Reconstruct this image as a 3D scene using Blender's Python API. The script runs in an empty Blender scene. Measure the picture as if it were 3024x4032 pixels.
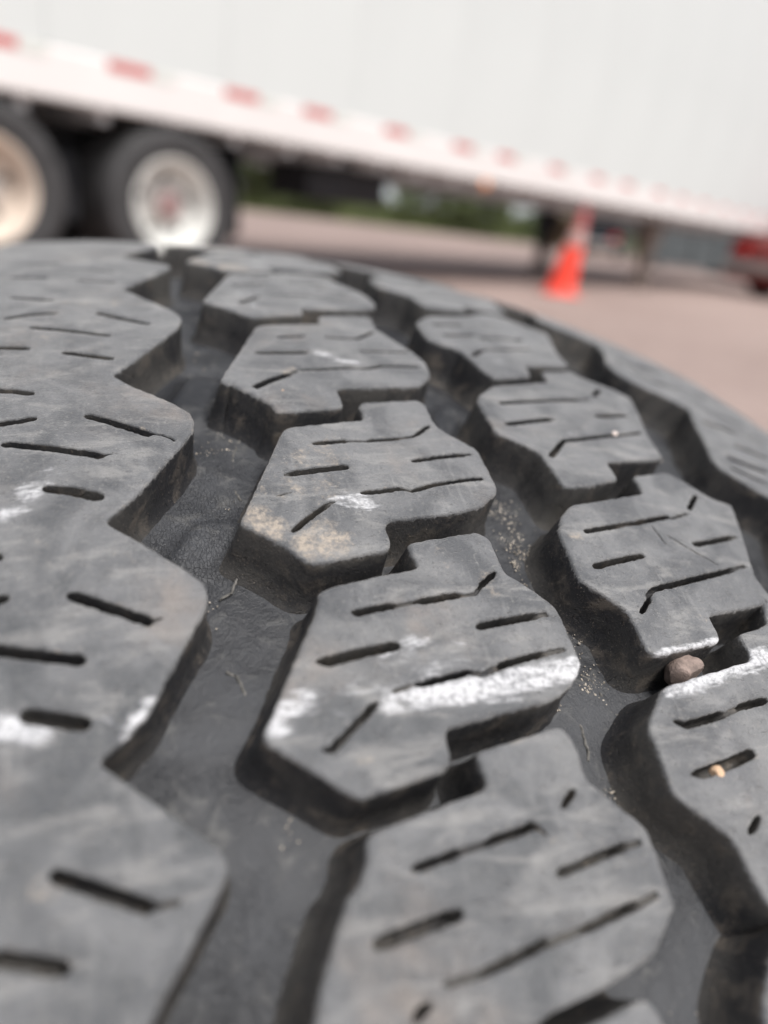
import bpy, bmesh, math, random
import numpy as np
from mathutils import Matrix, Vector
from mathutils.geometry import delaunay_2d_cdt

random.seed(7)
RNG = np.random.default_rng(11)
SC = bpy.context.scene
COL = SC.collection

# ------------------------------------------------------------------ camera
CAM = Vector((0.0, 0.0, 0.612))
VIEW = Matrix(((0.9930134, 0.0439661, 0.1095050),      # right, down, forward
               (0.1180016, -0.3699857, -0.9215130),
               (0.0, 0.9279965, -0.3725888)))
cd = bpy.data.cameras.new('camera')
cam = bpy.data.objects.new('camera', cd)
COL.objects.link(cam)
r_, d_, f_ = VIEW[0], VIEW[1], VIEW[2]
cam.matrix_world = Matrix(((r_[0], -d_[0], -f_[0], CAM[0]), (r_[1], -d_[1], -f_[1], CAM[1]),
                           (r_[2], -d_[2], -f_[2], CAM[2]), (0, 0, 0, 1)))
cd.sensor_fit = 'VERTICAL'; cd.sensor_height = 36.0; cd.sensor_width = 27.0
cd.lens = 25.92
cd.clip_start = 0.005; cd.clip_end = 2000
cd.dof.use_dof = True
cd.dof.focus_distance = 0.094
cd.dof.aperture_fstop = 9.3
cd.dof.aperture_blades = 0
SC.camera = cam

# ------------------------------------------------------------------ light
SUN_DIR = Vector((0.36, -0.40, 1.00)).normalized()      # towards the sun
SUN_EL = math.asin(SUN_DIR.z); SUN_AZ = math.atan2(SUN_DIR.x, SUN_DIR.y)
w = bpy.data.worlds.new('World'); SC.world = w; w.use_nodes = True
nt = w.node_tree; nt.nodes.clear()
sky = nt.nodes.new('ShaderNodeTexSky'); sky.sky_type = 'NISHITA'; sky.sun_disc = False
sky.sun_elevation = SUN_EL; sky.sun_rotation = SUN_AZ
sky.dust_density = 4.0; sky.air_density = 1.0; sky.ozone_density = 1.0
hs = nt.nodes.new('ShaderNodeHueSaturation'); hs.inputs['Saturation'].default_value = 0.34
bg = nt.nodes.new('ShaderNodeBackground'); bg.inputs['Strength'].default_value = 0.082
wo = nt.nodes.new('ShaderNodeOutputWorld')
nt.links.new(sky.outputs[0], hs.inputs['Color']); nt.links.new(hs.outputs[0], bg.inputs[0]); nt.links.new(bg.outputs[0], wo.inputs[0])
sl = bpy.data.lights.new('sun', 'SUN'); sl.energy = 1.6; sl.angle = math.radians(24); sl.color = (1.0, 0.975, 0.945)
so = bpy.data.objects.new('sun', sl); COL.objects.link(so)
so.rotation_euler = SUN_DIR.to_track_quat('Z', 'Y').to_euler(); so.location = SUN_DIR * 30
SC.view_settings.view_transform = 'Standard'; SC.view_settings.look = 'None'
SC.view_settings.gamma = 1.0; SC.view_settings.use_curve_mapping = False
SC.view_settings.exposure = 1.06

# ------------------------------------------------------------------ helpers
def link(o, parent=None):
    COL.objects.link(o)
    if parent is not None: o.parent = parent
    return o

def empty(name, loc, rz=0.0):
    o = bpy.data.objects.new(name, None); o.empty_display_size = 0.1
    o.location = loc; o.rotation_euler = (0, 0, rz)
    return link(o)

def tag(o, label=None, cat=None, group=None, kind=None):
    if label: o['label'] = label
    if cat: o['category'] = cat
    if group: o['group'] = group
    if kind: o['kind'] = kind
    return o

def mesh_obj(name, verts, faces, mat, parent=None, smooth=True, loc=None):
    me = bpy.data.meshes.new(name)
    me.from_pydata([tuple(v) for v in verts], [], [tuple(f) for f in faces]); me.update()
    if smooth:
        me.polygons.foreach_set('use_smooth', [True] * len(me.polygons))
    if mat: me.materials.append(mat)
    o = bpy.data.objects.new(name, me)
    if loc is not None: o.location = loc
    return link(o, parent)

class MB:
    """collects shapes into one bmesh"""
    def __init__(s): s.bm = bmesh.new()
    def box(s, lo, hi, bev=0.0):
        x0, y0, z0 = lo; x1, y1, z1 = hi
        b = bmesh.new()
        v = [b.verts.new(p) for p in ((x0,y0,z0),(x1,y0,z0),(x1,y1,z0),(x0,y1,z0),(x0,y0,z1),(x1,y0,z1),(x1,y1,z1),(x0,y1,z1))]
        for f in ((3,2,1,0),(4,5,6,7),(0,1,5,4),(1,2,6,5),(2,3,7,6),(3,0,4,7)): b.faces.new([v[i] for i in f])
        if bev: bmesh.ops.bevel(b, geom=b.edges[:], offset=bev, segments=2, profile=0.5, affect='EDGES')
        me = bpy.data.meshes.new('t'); b.to_mesh(me); b.free(); s.bm.from_mesh(me); bpy.data.meshes.remove(me)
        return s
    def prism(s, pts, axis, a, b):
        n = len(pts)
        def P(p, t):
            if axis == 'x': return (t, p[0], p[1])
            if axis == 'y': return (p[0], t, p[1])
            return (p[0], p[1], t)
        A = [s.bm.verts.new(P(p, a)) for p in pts]; B = [s.bm.verts.new(P(p, b)) for p in pts]
        s.bm.faces.new(A); s.bm.faces.new(B[::-1])
        for i in range(n): s.bm.faces.new((A[i], B[i], B[(i+1) % n], A[(i+1) % n]))
        return s
    def lathe(s, prof, c=(0,0,0), axis='z', n=48, close=False):
        """prof: list of (radius, height) turned about axis through c"""
        rows = []
        for r, h in prof:
            row = []
            if r < 1e-6:
                p = (0, 0, h); k = 1
            for i in range(n):
                a = 2*math.pi*i/n; x, y = r*math.cos(a), r*math.sin(a)
                p = (x, y, h) if axis == 'z' else ((x, h, y) if axis == 'y' else (h, x, y))
                row.append(s.bm.verts.new((p[0]+c[0], p[1]+c[1], p[2]+c[2])))
            rows.append(row)
        for a, b in zip(rows[:-1], rows[1:]):
            for i in range(n): s.bm.faces.new((a[i], a[(i+1) % n], b[(i+1) % n], b[i]))
        if close: s.bm.faces.new(rows[0]); s.bm.faces.new(rows[-1][::-1])
        return s
    def tube(s, pts, r, n=8):
        pts = [Vector(p) for p in pts]; rows = []
        for i, p in enumerate(pts):
            t = (pts[min(i+1, len(pts)-1)] - pts[max(i-1, 0)]).normalized()
            a = t.orthogonal().normalized(); b = t.cross(a)
            rows.append([s.bm.verts.new(p + r*(math.cos(2*math.pi*k/n)*a + math.sin(2*math.pi*k/n)*b)) for k in range(n)])
        for A, B in zip(rows[:-1], rows[1:]):
            for k in range(n): s.bm.faces.new((A[k], A[(k+1) % n], B[(k+1) % n], B[k]))
        s.bm.faces.new(rows[0]); s.bm.faces.new(rows[-1][::-1])
        return s
    def build(s, name, mat, parent=None, smooth=True, sharp=35):
        bmesh.ops.recalc_face_normals(s.bm, faces=s.bm.faces[:])
        me = bpy.data.meshes.new(name); s.bm.to_mesh(me); s.bm.free()
        if smooth:
            me.polygons.foreach_set('use_smooth', [True] * len(me.polygons))
            me.set_sharp_from_angle(angle=math.radians(sharp))
        me.materials.append(mat)
        return link(bpy.data.objects.new(name, me), parent)

# ------------------------------------------------------------------ materials
class NT:
    def __init__(s, name):
        s.m = bpy.data.materials.new(name); s.m.use_nodes = True
        s.t = s.m.node_tree; s.t.nodes.clear()
        s.out = s.n('ShaderNodeOutputMaterial'); s.b = s.n('ShaderNodeBsdfPrincipled')
        s.t.links.new(s.b.outputs[0], s.out.inputs[0])
        s.tc = s.n('ShaderNodeTexCoord')
    def n(s, k, **kw):
        x = s.t.nodes.new(k)
        for a, b in kw.items(): setattr(x, a, b)
        return x
    def L(s, a, b): s.t.links.new(a, b)
    def val(s, sock, v):
        if hasattr(v, 'links') or hasattr(v, 'is_output'): s.L(v, sock)
        else: sock.default_value = v
    def noise(s, scale, detail=4, rough=0.55, dist=0.0, vec=None, stretch=None):
        x = s.n('ShaderNodeTexNoise'); x.inputs['Scale'].default_value = scale; x.inputs['Detail'].default_value = detail
        x.inputs['Roughness'].default_value = rough; x.inputs['Distortion'].default_value = dist
        v = vec if vec is not None else s.tc.outputs['Object']
        if stretch:
            mp = s.n('ShaderNodeMapping'); mp.inputs['Scale'].default_value = stretch[0]; mp.inputs['Rotation'].default_value = stretch[1]
            s.L(v, mp.inputs[0]); v = mp.outputs[0]
        s.L(v, x.inputs['Vector'])
        return x.outputs['Fac']
    def ramp(s, fac, lo, hi, a=0.0, b=1.0):
        x = s.n('ShaderNodeMapRange', interpolation_type='SMOOTHSTEP')
        s.L(fac, x.inputs['Value']); x.inputs['From Min'].default_value = lo; x.inputs['From Max'].default_value = hi
        x.inputs['To Min'].default_value = a; x.inputs['To Max'].default_value = b
        return x.outputs[0]
    def math(s, op, a, b=None, c=None):
        x = s.n('ShaderNodeMath', operation=op)
        s.val(x.inputs[0], a)
        if b is not None: s.val(x.inputs[1], b)
        if c is not None: s.val(x.inputs[2], c)
        return x.outputs[0]
    def mix(s, fac, a, b):
        x = s.n('ShaderNodeMix', data_type='RGBA')
        s.val(x.inputs[0], fac)
        for sock, v in ((x.inputs[6], a), (x.inputs[7], b)):
            if isinstance(v, tuple): sock.default_value = (*v, 1.0) if len(v) == 3 else v
            else: s.L(v, sock)
        return x.outputs[2]
    def bump(s, h, strength, dist, normal=None):
        x = s.n('ShaderNodeBump'); x.inputs['Strength'].default_value = strength; x.inputs['Distance'].default_value = dist
        s.L(h, x.inputs['Height'])
        if normal is not None: s.L(normal, x.inputs['Normal'])
        return x.outputs[0]
    def fin(s, col=None, rough=0.6, spec=0.5, metal=0.0, normal=None):
        if col is not None: 
            if isinstance(col, tuple): s.b.inputs['Base Color'].default_value = (*col, 1)
            else: s.L(col, s.b.inputs['Base Color'])
        s.val(s.b.inputs['Roughness'], rough); s.b.inputs['Specular IOR Level'].default_value = spec; s.b.inputs['Metallic'].default_value = metal
        if normal is not None: s.L(normal, s.b.inputs['Normal'])
        return s.m

def plain(name, col, rough=0.6, var=0.15, scale=3.0, metal=0.0, spec=0.5, bump=0.0):
    t = NT(name)
    n = t.noise(scale, 6, 0.6)
    dark = tuple(c*(1-var) for c in col); lite = tuple(min(1, c*(1+var)) for c in col)
    c = t.mix(t.ramp(n, 0.3, 0.7), dark, lite)
    nm = t.bump(t.noise(scale*8, 4), bump, 0.01) if bump else None
    return t.fin(c, rough, spec, metal, nm)

def rubber_mat():
    t = NT('worn_rubber')
    at = t.n('ShaderNodeVertexColor'); at.layer_name = 'wear'
    sp = t.n('ShaderNodeSeparateColor'); t.L(at.outputs['Color'], sp.inputs[0])
    top, chalk, dust = sp.outputs[0], sp.outputs[1], sp.outputs[2]
    big = t.noise(55, 5, 0.6, 0.6); med = t.noise(260, 6, 0.65, 0.4); fine = t.noise(1500, 5, 0.7); grain = t.noise(5200, 3, 0.6)
    streak = t.noise(300, 4, 0.6, 0.3, stretch=((1.0, 0.16, 0.3), (0.0, 0.0, 0.5)))
    # worn running surface
    spk = t.noise(2600, 4, 0.7); brush = t.noise(380, 6, 0.65, 0.5, stretch=((0.25, 1.0, 1.0), (0.0, 0.0, 0.35)))
    scuff = t.noise(900, 4, 0.6, 0.2, stretch=((1.0, 0.12, 0.12), (0.0, 0.0, -0.25)))
    big2 = t.noise(85, 5, 0.58, 1.2)
    a = t.mix(t.ramp(big2, 0.34, 0.66), (0.058, 0.061, 0.066), (0.132, 0.134, 0.138))
    a = t.mix(t.math('MULTIPLY', t.ramp(big, 0.52, 0.70), 0.6), a, (0.175, 0.175, 0.174))
    a = t.mix(t.math('MULTIPLY', t.ramp(brush, 0.50, 0.68), 0.46), a, (0.272, 0.265, 0.254))
    a = t.mix(t.math('MULTIPLY', t.ramp(t.noise(38, 4, 0.6, 0.8), 0.54, 0.72), t.ramp(med, 0.40, 0.66, 0.1, 0.55)), a, (0.225, 0.192, 0.168))
    a = t.mix(t.math('MULTIPLY', t.ramp(scuff, 0.56, 0.76), 0.34), a, (0.235, 0.233, 0.228))
    a = t.mix(t.math('MULTIPLY', t.ramp(fine, 0.54, 0.72), 0.5), a, (0.255, 0.248, 0.236))
    a = t.mix(t.math('MULTIPLY', t.ramp(spk, 0.58, 0.70), 0.85), a, (0.030, 0.030, 0.031))
    a = t.mix(t.math('MULTIPLY', t.ramp(grain, 0.62, 0.76), 0.6), a, (0.36, 0.345, 0.32))
    # unworn sides: black with dirt
    sd = t.mix(t.ramp(big, 0.38, 0.66), (0.026, 0.026, 0.028), (0.078, 0.074, 0.069))
    sd = t.mix(t.math('MULTIPLY', t.ramp(med, 0.50, 0.72), 0.5), sd, (0.165, 0.140, 0.115))
    sd = t.mix(t.math('MULTIPLY', t.ramp(fine, 0.60, 0.74), 0.7), sd, (0.17, 0.14, 0.11))
    sd = t.mix(t.math('MULTIPLY', t.ramp(grain, 0.62, 0.74), 0.8), sd, (0.28, 0.24, 0.20))
    topn = t.ramp(t.math('ADD', top, t.math('MULTIPLY', t.math('SUBTRACT', fine, 0.5), 1.1)), 0.42, 0.70)
    c = t.mix(topn, sd, a)
    dn = t.ramp(t.math('ADD', dust, t.math('MULTIPLY', t.math('SUBTRACT', t.noise(480, 7, 0.74, 0.5), 0.5), 2.2)), 0.48, 1.05)
    dn = t.math('MULTIPLY', dn, t.ramp(fine, 0.38, 0.60, 0.20, 0.75))
    c = t.mix(dn, c, (0.40, 0.335, 0.265))
    cb = t.noise(520, 7, 0.72, 0.8, stretch=((0.35, 1.2, 1.0), (0.0, 0.0, 0.3)))
    cn = t.ramp(t.math('ADD', chalk, t.math('MULTIPLY', t.math('SUBTRACT', cb, 0.5), 2.3)), 0.38, 0.95)
    cn = t.math('MULTIPLY', cn, t.ramp(fine, 0.38, 0.56, 0.40, 0.97))
    c = t.mix(t.math('MULTIPLY', cn, 0.88), c, (0.60, 0.60, 0.615))
    h = t.math('ADD', t.math('MULTIPLY', fine, 0.6), t.math('MULTIPLY', grain, 0.5))
    pit = t.ramp(t.noise(900, 3, 0.5, 1.2, stretch=((1, 3.0, 1), (0, 0, 0.6))), 0.62, 0.72)
    h = t.math('SUBTRACT', h, t.math('MULTIPLY', pit, 0.8))
    nm = t.bump(h, 0.7, 0.00028)
    nm = t.bump(med, 0.22, 0.0012, nm)
    t.val(t.b.inputs['Sheen Weight'], t.math('MULTIPLY', topn, 0.34)); t.b.inputs['Sheen Roughness'].default_value = 0.45; t.b.inputs['Sheen Tint'].default_value = (1.0, 0.97, 0.93, 1)
    m = t.fin(c, t.ramp(fine, 0.3, 0.7, 0.42, 0.68), 0.5, 0.0, nm)
    t.L(t.math('MULTIPLY_ADD', topn, 0.30, 0.20), t.b.inputs['Specular IOR Level'])
    return m

def floor_mat():
    t = NT('groove_rubber')
    big = t.noise(70, 5, 0.6, 0.5); med = t.noise(330, 6, 0.65, 0.6); fine = t.noise(1700, 5, 0.7); grain = t.noise(4800, 3)
    a = t.mix(t.ramp(big, 0.35, 0.68), (0.017, 0.018, 0.021), (0.046, 0.048, 0.053))
    a = t.mix(t.math('MULTIPLY', t.ramp(med, 0.52, 0.72), 0.5), a, (0.12, 0.118, 0.113))
    a = t.mix(t.math('MULTIPLY', t.ramp(fine, 0.66, 0.76), 0.65), a, (0.26, 0.235, 0.20))
    a = t.mix(t.math('MULTIPLY', t.ramp(grain, 0.68, 0.78), 0.6), a, (0.30, 0.28, 0.25))
    vo = t.n('ShaderNodeTexVoronoi', feature='DISTANCE_TO_EDGE'); vo.inputs['Scale'].default_value = 1500
    mp = t.n('ShaderNodeMapping'); mp.inputs['Scale'].default_value = (1.6, 0.7, 1.0); mp.inputs['Rotation'].default_value = (0, 0, 0.5)
    ns = t.n('ShaderNodeTexNoise'); ns.inputs['Scale'].default_value = 500; t.L(t.tc.outputs['Object'], ns.inputs['Vector'])
    va = t.n('ShaderNodeVectorMath', operation='MULTIPLY_ADD'); t.L(ns.outputs['Color'], va.inputs[0]); va.inputs[1].default_value = (.0016, .0016, .0016); t.L(t.tc.outputs['Object'], va.inputs[2])
    t.L(va.outputs[0], mp.inputs[0]); t.L(mp.outputs[0], vo.inputs['Vector'])
    crk = t.math('MULTIPLY', t.ramp(vo.outputs['Distance'], 0.0, 0.10, 1.0, 0.0), t.ramp(t.noise(60, 3), 0.45, 0.6))
    a = t.mix(t.math('MULTIPLY', crk, 0.35), a, (0.018, 0.018, 0.02))
    h = t.math('SUBTRACT', t.math('ADD', t.math('MULTIPLY', fine, 0.7), t.math('MULTIPLY', grain, 0.4)), t.math('MULTIPLY', crk, 0.45))
    nm = t.bump(h, 0.6, 0.0003); nm = t.bump(med, 0.3, 0.0015, nm)
    return t.fin(a, t.ramp(big, 0.35, 0.65, 0.40, 0.58), 0.5, 0.0, nm)

M = {}
M['rubber'] = rubber_mat()
M['floor'] = floor_mat()
M['sidewall'] = plain('sidewall_rubber', (0.035, 0.035, 0.036), 0.7, 0.3, 60)
M['steel'] = plain('wheel_steel', (0.30, 0.30, 0.31), 0.4, 0.15, 40, 0.7)
M['trailer'] = plain('trailer_white_paint', (0.605, 0.63, 0.62), 0.38, 0.025, 0.6)
M['rail'] = plain('rail_white_paint', (0.74, 0.71, 0.695), 0.45, 0.03, 1.5)
M['tape_red'] = plain('reflective_tape_red', (0.56, 0.13, 0.12), 0.4, 0.12, 30)
M['tape_white'] = plain('reflective_tape_silver', (0.66, 0.68, 0.64), 0.35, 0.08, 30)
M['chassis'] = plain('chassis_black', (0.016, 0.017, 0.021), 0.7, 0.3, 4)
M['truck_tyre'] = plain('truck_tyre_rubber', (0.040, 0.039, 0.040), 0.75, 0.25, 8)
M['wheel_white'] = plain('wheel_white_paint', (0.66, 0.66, 0.63), 0.4, 0.10, 3)
M['wheel_cream'] = plain('wheel_cream_paint', (0.62, 0.53, 0.45), 0.4, 0.10, 3)
M['hub'] = plain('hub_grey', (0.45, 0.42, 0.40), 0.5, 0.15, 10)
M['hub_red'] = plain('hub_red', (0.27, 0.17, 0.165), 0.5, 0.2, 20)
M['dark'] = plain('dark_hole', (0.03, 0.028, 0.027), 0.8, 0.2, 10)
M['leg'] = plain('leg_paint', (0.17, 0.135, 0.115), 0.6, 0.2, 5)
M['amber'] = plain('amber_lens', (0.85, 0.30, 0.08), 0.25, 0.1, 20)
M['cone'] = plain('cone_orange', (0.90, 0.065, 0.035), 0.45, 0.06, 6)
M['collar'] = plain('cone_collar', (0.52, 0.33, 0.30), 0.4, 0.06, 10)
M['cone_top'] = plain('cone_faded_red', (0.40, 0.10, 0.10), 0.5, 0.1, 10)
M['black_car'] = plain('black_car_paint', (0.02, 0.022, 0.026), 0.25, 0.1, 2)
M['glass'] = plain('car_glass', (0.03, 0.035, 0.04), 0.08, 0.1, 2)
M['red_car'] = plain('red_car_paint', (0.27, 0.055, 0.052), 0.3, 0.1, 2)
M['chrome'] = plain('bumper_chrome', (0.62, 0.6, 0.58), 0.25, 0.1, 3, 0.8)
M['lamp_red'] = plain('lamp_red', (0.5, 0.02, 0.02), 0.3, 0.1, 9)
M['lamp_clear'] = plain('lamp_clear', (0.7, 0.7, 0.68), 0.2, 0.1, 9)
M['skip'] = plain('container_grey', (0.10, 0.115, 0.12), 0.6, 0.15, 2)
M['shed'] = plain('shed_cladding', (0.60, 0.65, 0.68), 0.5, 0.06, 0.4)
M['leaf'] = plain('leaf_green', (0.105, 0.135, 0.055), 0.6, 0.4, 1.2)
M['leaf_dry'] = plain('leaf_dry', (0.23, 0.17, 0.105), 0.7, 0.25, 1.2)
M['bark'] = plain('bark', (0.10, 0.075, 0.05), 0.9, 0.3, 8)
M['grass'] = plain('grass_blade', (0.11, 0.135, 0.045), 0.6, 0.4, 0.7)
M['verge'] = plain('verge_soil', (0.095, 0.11, 0.05), 0.9, 0.35, 1.5)
M['pebble'] = plain('brown_pebble', (0.23, 0.175, 0.15), 0.75, 0.35, 600, bump=0.3)
M['pebble_tan'] = plain('orange_pebble', (0.62, 0.42, 0.27), 0.7, 0.22, 500, bump=0.3)
M['pebble_white'] = plain('pale_pebble', (0.72, 0.62, 0.57), 0.7, 0.15, 500, bump=0.3)
M['grit'] = plain('grit_grains', (0.34, 0.30, 0.25), 0.8, 0.5, 900)

def asphalt_mat():
    t = NT('worn_asphalt')
    n1 = t.noise(0.35, 5, 0.6); n2 = t.noise(6, 6, 0.65); n3 = t.noise(160, 5, 0.7)
    a = t.mix(t.ramp(n1, 0.3, 0.7), (0.240, 0.179, 0.160), (0.320, 0.243, 0.218))
    a = t.mix(t.math('MULTIPLY', t.ramp(n2, 0.45, 0.7), 0.4), a, (0.36, 0.285, 0.25))
    a = t.mix(t.math('MULTIPLY', t.ramp(n3, 0.5, 0.72), 0.5), a, (0.19, 0.155, 0.14))
    return t.fin(a, 0.85, 0.3, 0.0, t.bump(n3, 0.5, 0.006))
M['asphalt'] = asphalt_mat()

M['deck'] = plain('aluminium_deck', (0.72, 0.75, 0.77), 0.5, 0.1, 2)
M['seam'] = plain('rubber_flash', (0.105, 0.10, 0.092), 0.8, 0.5, 1500)

# ------------------------------------------------------------------ tread data
# points on the tread surface: (angle round the tyre, position across it), in 1/10000 of the tyre radius
BLK = {'B2': [(181,818),(206,853),(226,936),(250,1035),(274,1161),(288,1232),(296,1243),(360,1244),(421,1239),(440,1255),(459,1333),(484,1473),(501,1567),(500,1577),(462,1606),(375,1606),(292,1599),(224,1617),(168,1672),(123,1723),(73,1766),(1,1765),(-73,1764),(-135,1766),(-187,1769),(-225,1764),(-256,1739),(-303,1684),(-341,1633),(-380,1487),(-397,1367),(-416,1249),(-428,1170),(-463,1150),(-511,1149),(-541,1154),(-571,1150),(-594,1138),(-600,1122),(-610,1043),(-627,965),(-642,888),(-656,829),(-650,808),(-631,799),(-599,766),(-569,733),(-528,691),(-490,639),(-455,596),(-429,561),(-371,585),(-229,649),(-122,698),(-14,743),(92,791)],
'B3': [(-777,818),(-761,872),(-748,898),(-735,992),(-717,1069),(-714,1071),(-699,1165),(-687,1239),(-657,1241),(-593,1234),(-566,1221),(-549,1241),(-526,1329),(-505,1447),(-485,1570),(-497,1595),(-521,1610),(-567,1611),(-622,1614),(-662,1617),(-721,1615),(-750,1647),(-785,1691),(-829,1731),(-875,1770),(-899,1780),(-944,1781),(-1007,1782),(-1069,1784),(-1123,1788),(-1045,1784),(-1100,1785),(-1138,1788),(-1174,1774),(-1207,1752),(-1233,1717),(-1251,1682),(-1277,1639),(-1295,1611),(-1302,1547),(-1316,1443),(-1335,1340),(-1353,1241),(-1359,1185),(-1369,1153),(-1401,1151),(-1443,1149),(-1472,1149),(-1485,1145),(-1494,1126),(-1508,1118),(-1523,1010),(-1540,925),(-1553,862),(-1562,818),(-1554,800),(-1533,781),(-1506,746),(-1475,709),(-1440,676),(-1493,728),(-1444,674),(-1407,626),(-1371,592),(-1344,557),(-1336,546),(-1314,556),(-1284,579),(-1219,609),(-1130,648),(-1053,687),(-983,727),(-989,719),(-921,759),(-865,795),(-816,805)],
'B4': [(-1665,822),(-1651,863),(-1635,944),(-1618,1028),(-1601,1115),(-1584,1204),(-1575,1251),(-1547,1246),(-1494,1244),(-1458,1237),(-1448,1258),(-1435,1331),(-1423,1405),(-1408,1483),(-1392,1563),(-1391,1593),(-1412,1615),(-1453,1624),(-1501,1624),(-1545,1626),(-1578,1626),(-1555,1621),(-1589,1621),(-1625,1650),(-1662,1689),(-1698,1727),(-1730,1763),(-1764,1787),(-1806,1786),(-1856,1787),(-1918,1785),(-1965,1787),(-1910,1791),(-1961,1795),(-2001,1784),(-2030,1765),(-2059,1732),(-2083,1696),(-2115,1649),(-2143,1566),(-2158,1494),(-2171,1426),(-2188,1319),(-2199,1237),(-2256,1159),(-2394,1150),(-2464,809),(-2240,557),(-2037,632),(-1994,657),(-1944,681),(-1883,711),(-1819,742),(-1809,771),(-1765,802),(-1733,817),(-1697,822)],
'B1': [(1260,840),(1293,886),(1316,1031),(1367,1232),(1437,1246),(1489,1249),(1526,1337),(1569,1506),(1575,1598),(1488,1597),(1628,1563),(1533,1603),(1361,1586),(1227,1655),(1078,1736),(956,1771),(807,1757),(731,1717),(652,1634),(617,1474),(583,1245),(565,1151),(492,1161),(408,1155),(380,1137),(362,994),(325,843),(323,805),(373,806),(436,760),(501,692),(586,614),(550,624),(604,575),(817,654),(1025,741),(1168,800)],
'B0': [(2299,816),(2332,886),(2406,1096),(2464,1127),(2542,1248),(2542,1448),(2499,1558),(2358,1586),(2238,1664),(2145,1710),(2003,1731),(1850,1729),(1770,1688),(1709,1586),(1657,1328),(1621,1167),(1499,1158),(1466,1058),(1414,834),(1434,808),(1535,729),(1610,646),(1657,583),(1920,678),(2177,769)],
'C2': [(-290,2140),(-275,2201),(-248,2301),(-222,2412),(-186,2549),(-170,2639),(-121,2656),(-62,2664),(-30,2651),(-6,2707),(19,2799),(61,2950),(38,2997),(-5,3049),(-63,3099),(-110,3148),(-159,3292),(-267,3248),(-362,3207),(-459,3164),(-565,3107),(-629,3070),(-689,3049),(-740,3047),(-795,3047),(-824,3063),(-844,3040),(-854,3000),(-881,2881),(-903,2746),(-924,2618),(-935,2564),(-966,2568),(-1018,2566),(-1056,2560),(-1074,2544),(-1081,2514),(-1100,2398),(-1114,2289),(-1129,2184),(-1132,2149),(-1121,2127),(-1078,2127),(-1031,2129),(-977,2130),(-931,2125),(-904,2126),(-873,2097),(-854,2075),(-816,2031),(-778,1987),(-752,1961),(-712,1961),(-651,1965),(-580,1972),(-522,1973),(-477,1977),(-422,2000),(-373,2042),(-321,2094)],
'C1': [(611,1981),(700,2061),(751,2130),(820,2327),(894,2537),(926,2604),(999,2619),(1070,2621),(1114,2708),(1178,2889),(1160,2948),(1128,2937),(1066,3051),(1008,3168),(926,3259),(821,3229),(666,3165),(525,3104),(422,3059),(329,3034),(244,3023),(203,3018),(177,2987),(156,2901),(131,2796),(111,2698),(91,2603),(72,2542),(16,2543),(-44,2540),(-74,2535),(-93,2496),(-143,2316),(-171,2177),(-159,2156),(-110,2144),(-36,2143),(36,2133),(90,2129),(125,2101),(143,2079),(187,2004),(237,1938),(319,1935),(424,1948),(534,1947)],
'C0': [(1585,1926),(1762,2061),(1914,2328),(1994,2491),(2078,2570),(2170,2675),(2252,2834),(2182,2920),(2047,3099),(2006,3189),(1741,3081),(1509,2991),(1370,2964),(1309,2970),(1263,2933),(1199,2759),(1129,2538),(962,2491),(910,2339),(860,2189),(883,2188),(933,2142),(1026,2131),(1105,2113),(1187,2095),(1218,2048),(1256,1961),(1296,1909),(1397,1920),(1497,1913)],
'C3': [(-1266,2126),(-1252,2166),(-1243,2248),(-1228,2371),(-1194,2511),(-1163,2658),(-1137,2680),(-1092,2685),(-1050,2692),(-1029,2682),(-1006,2758),(-979,2902),(-798,2995),(-1059,3080),(-1229,3230),(-1474,3380),(-1904,3330),(-2024,3270),(-1888,2552),(-2033,2533),(-2098,2177),(-2035,2154),(-1978,2142),(-1935,2140),(-1883,2133),(-1841,2131),(-1815,2115),(-1774,2066),(-1730,2019),(-1689,1970),(-1672,1950),(-1639,1953),(-1586,1957),(-1522,1962),(-1466,1962),(-1417,1963),(-1396,1973),(-1344,2031),(-1303,2080)]}
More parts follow.
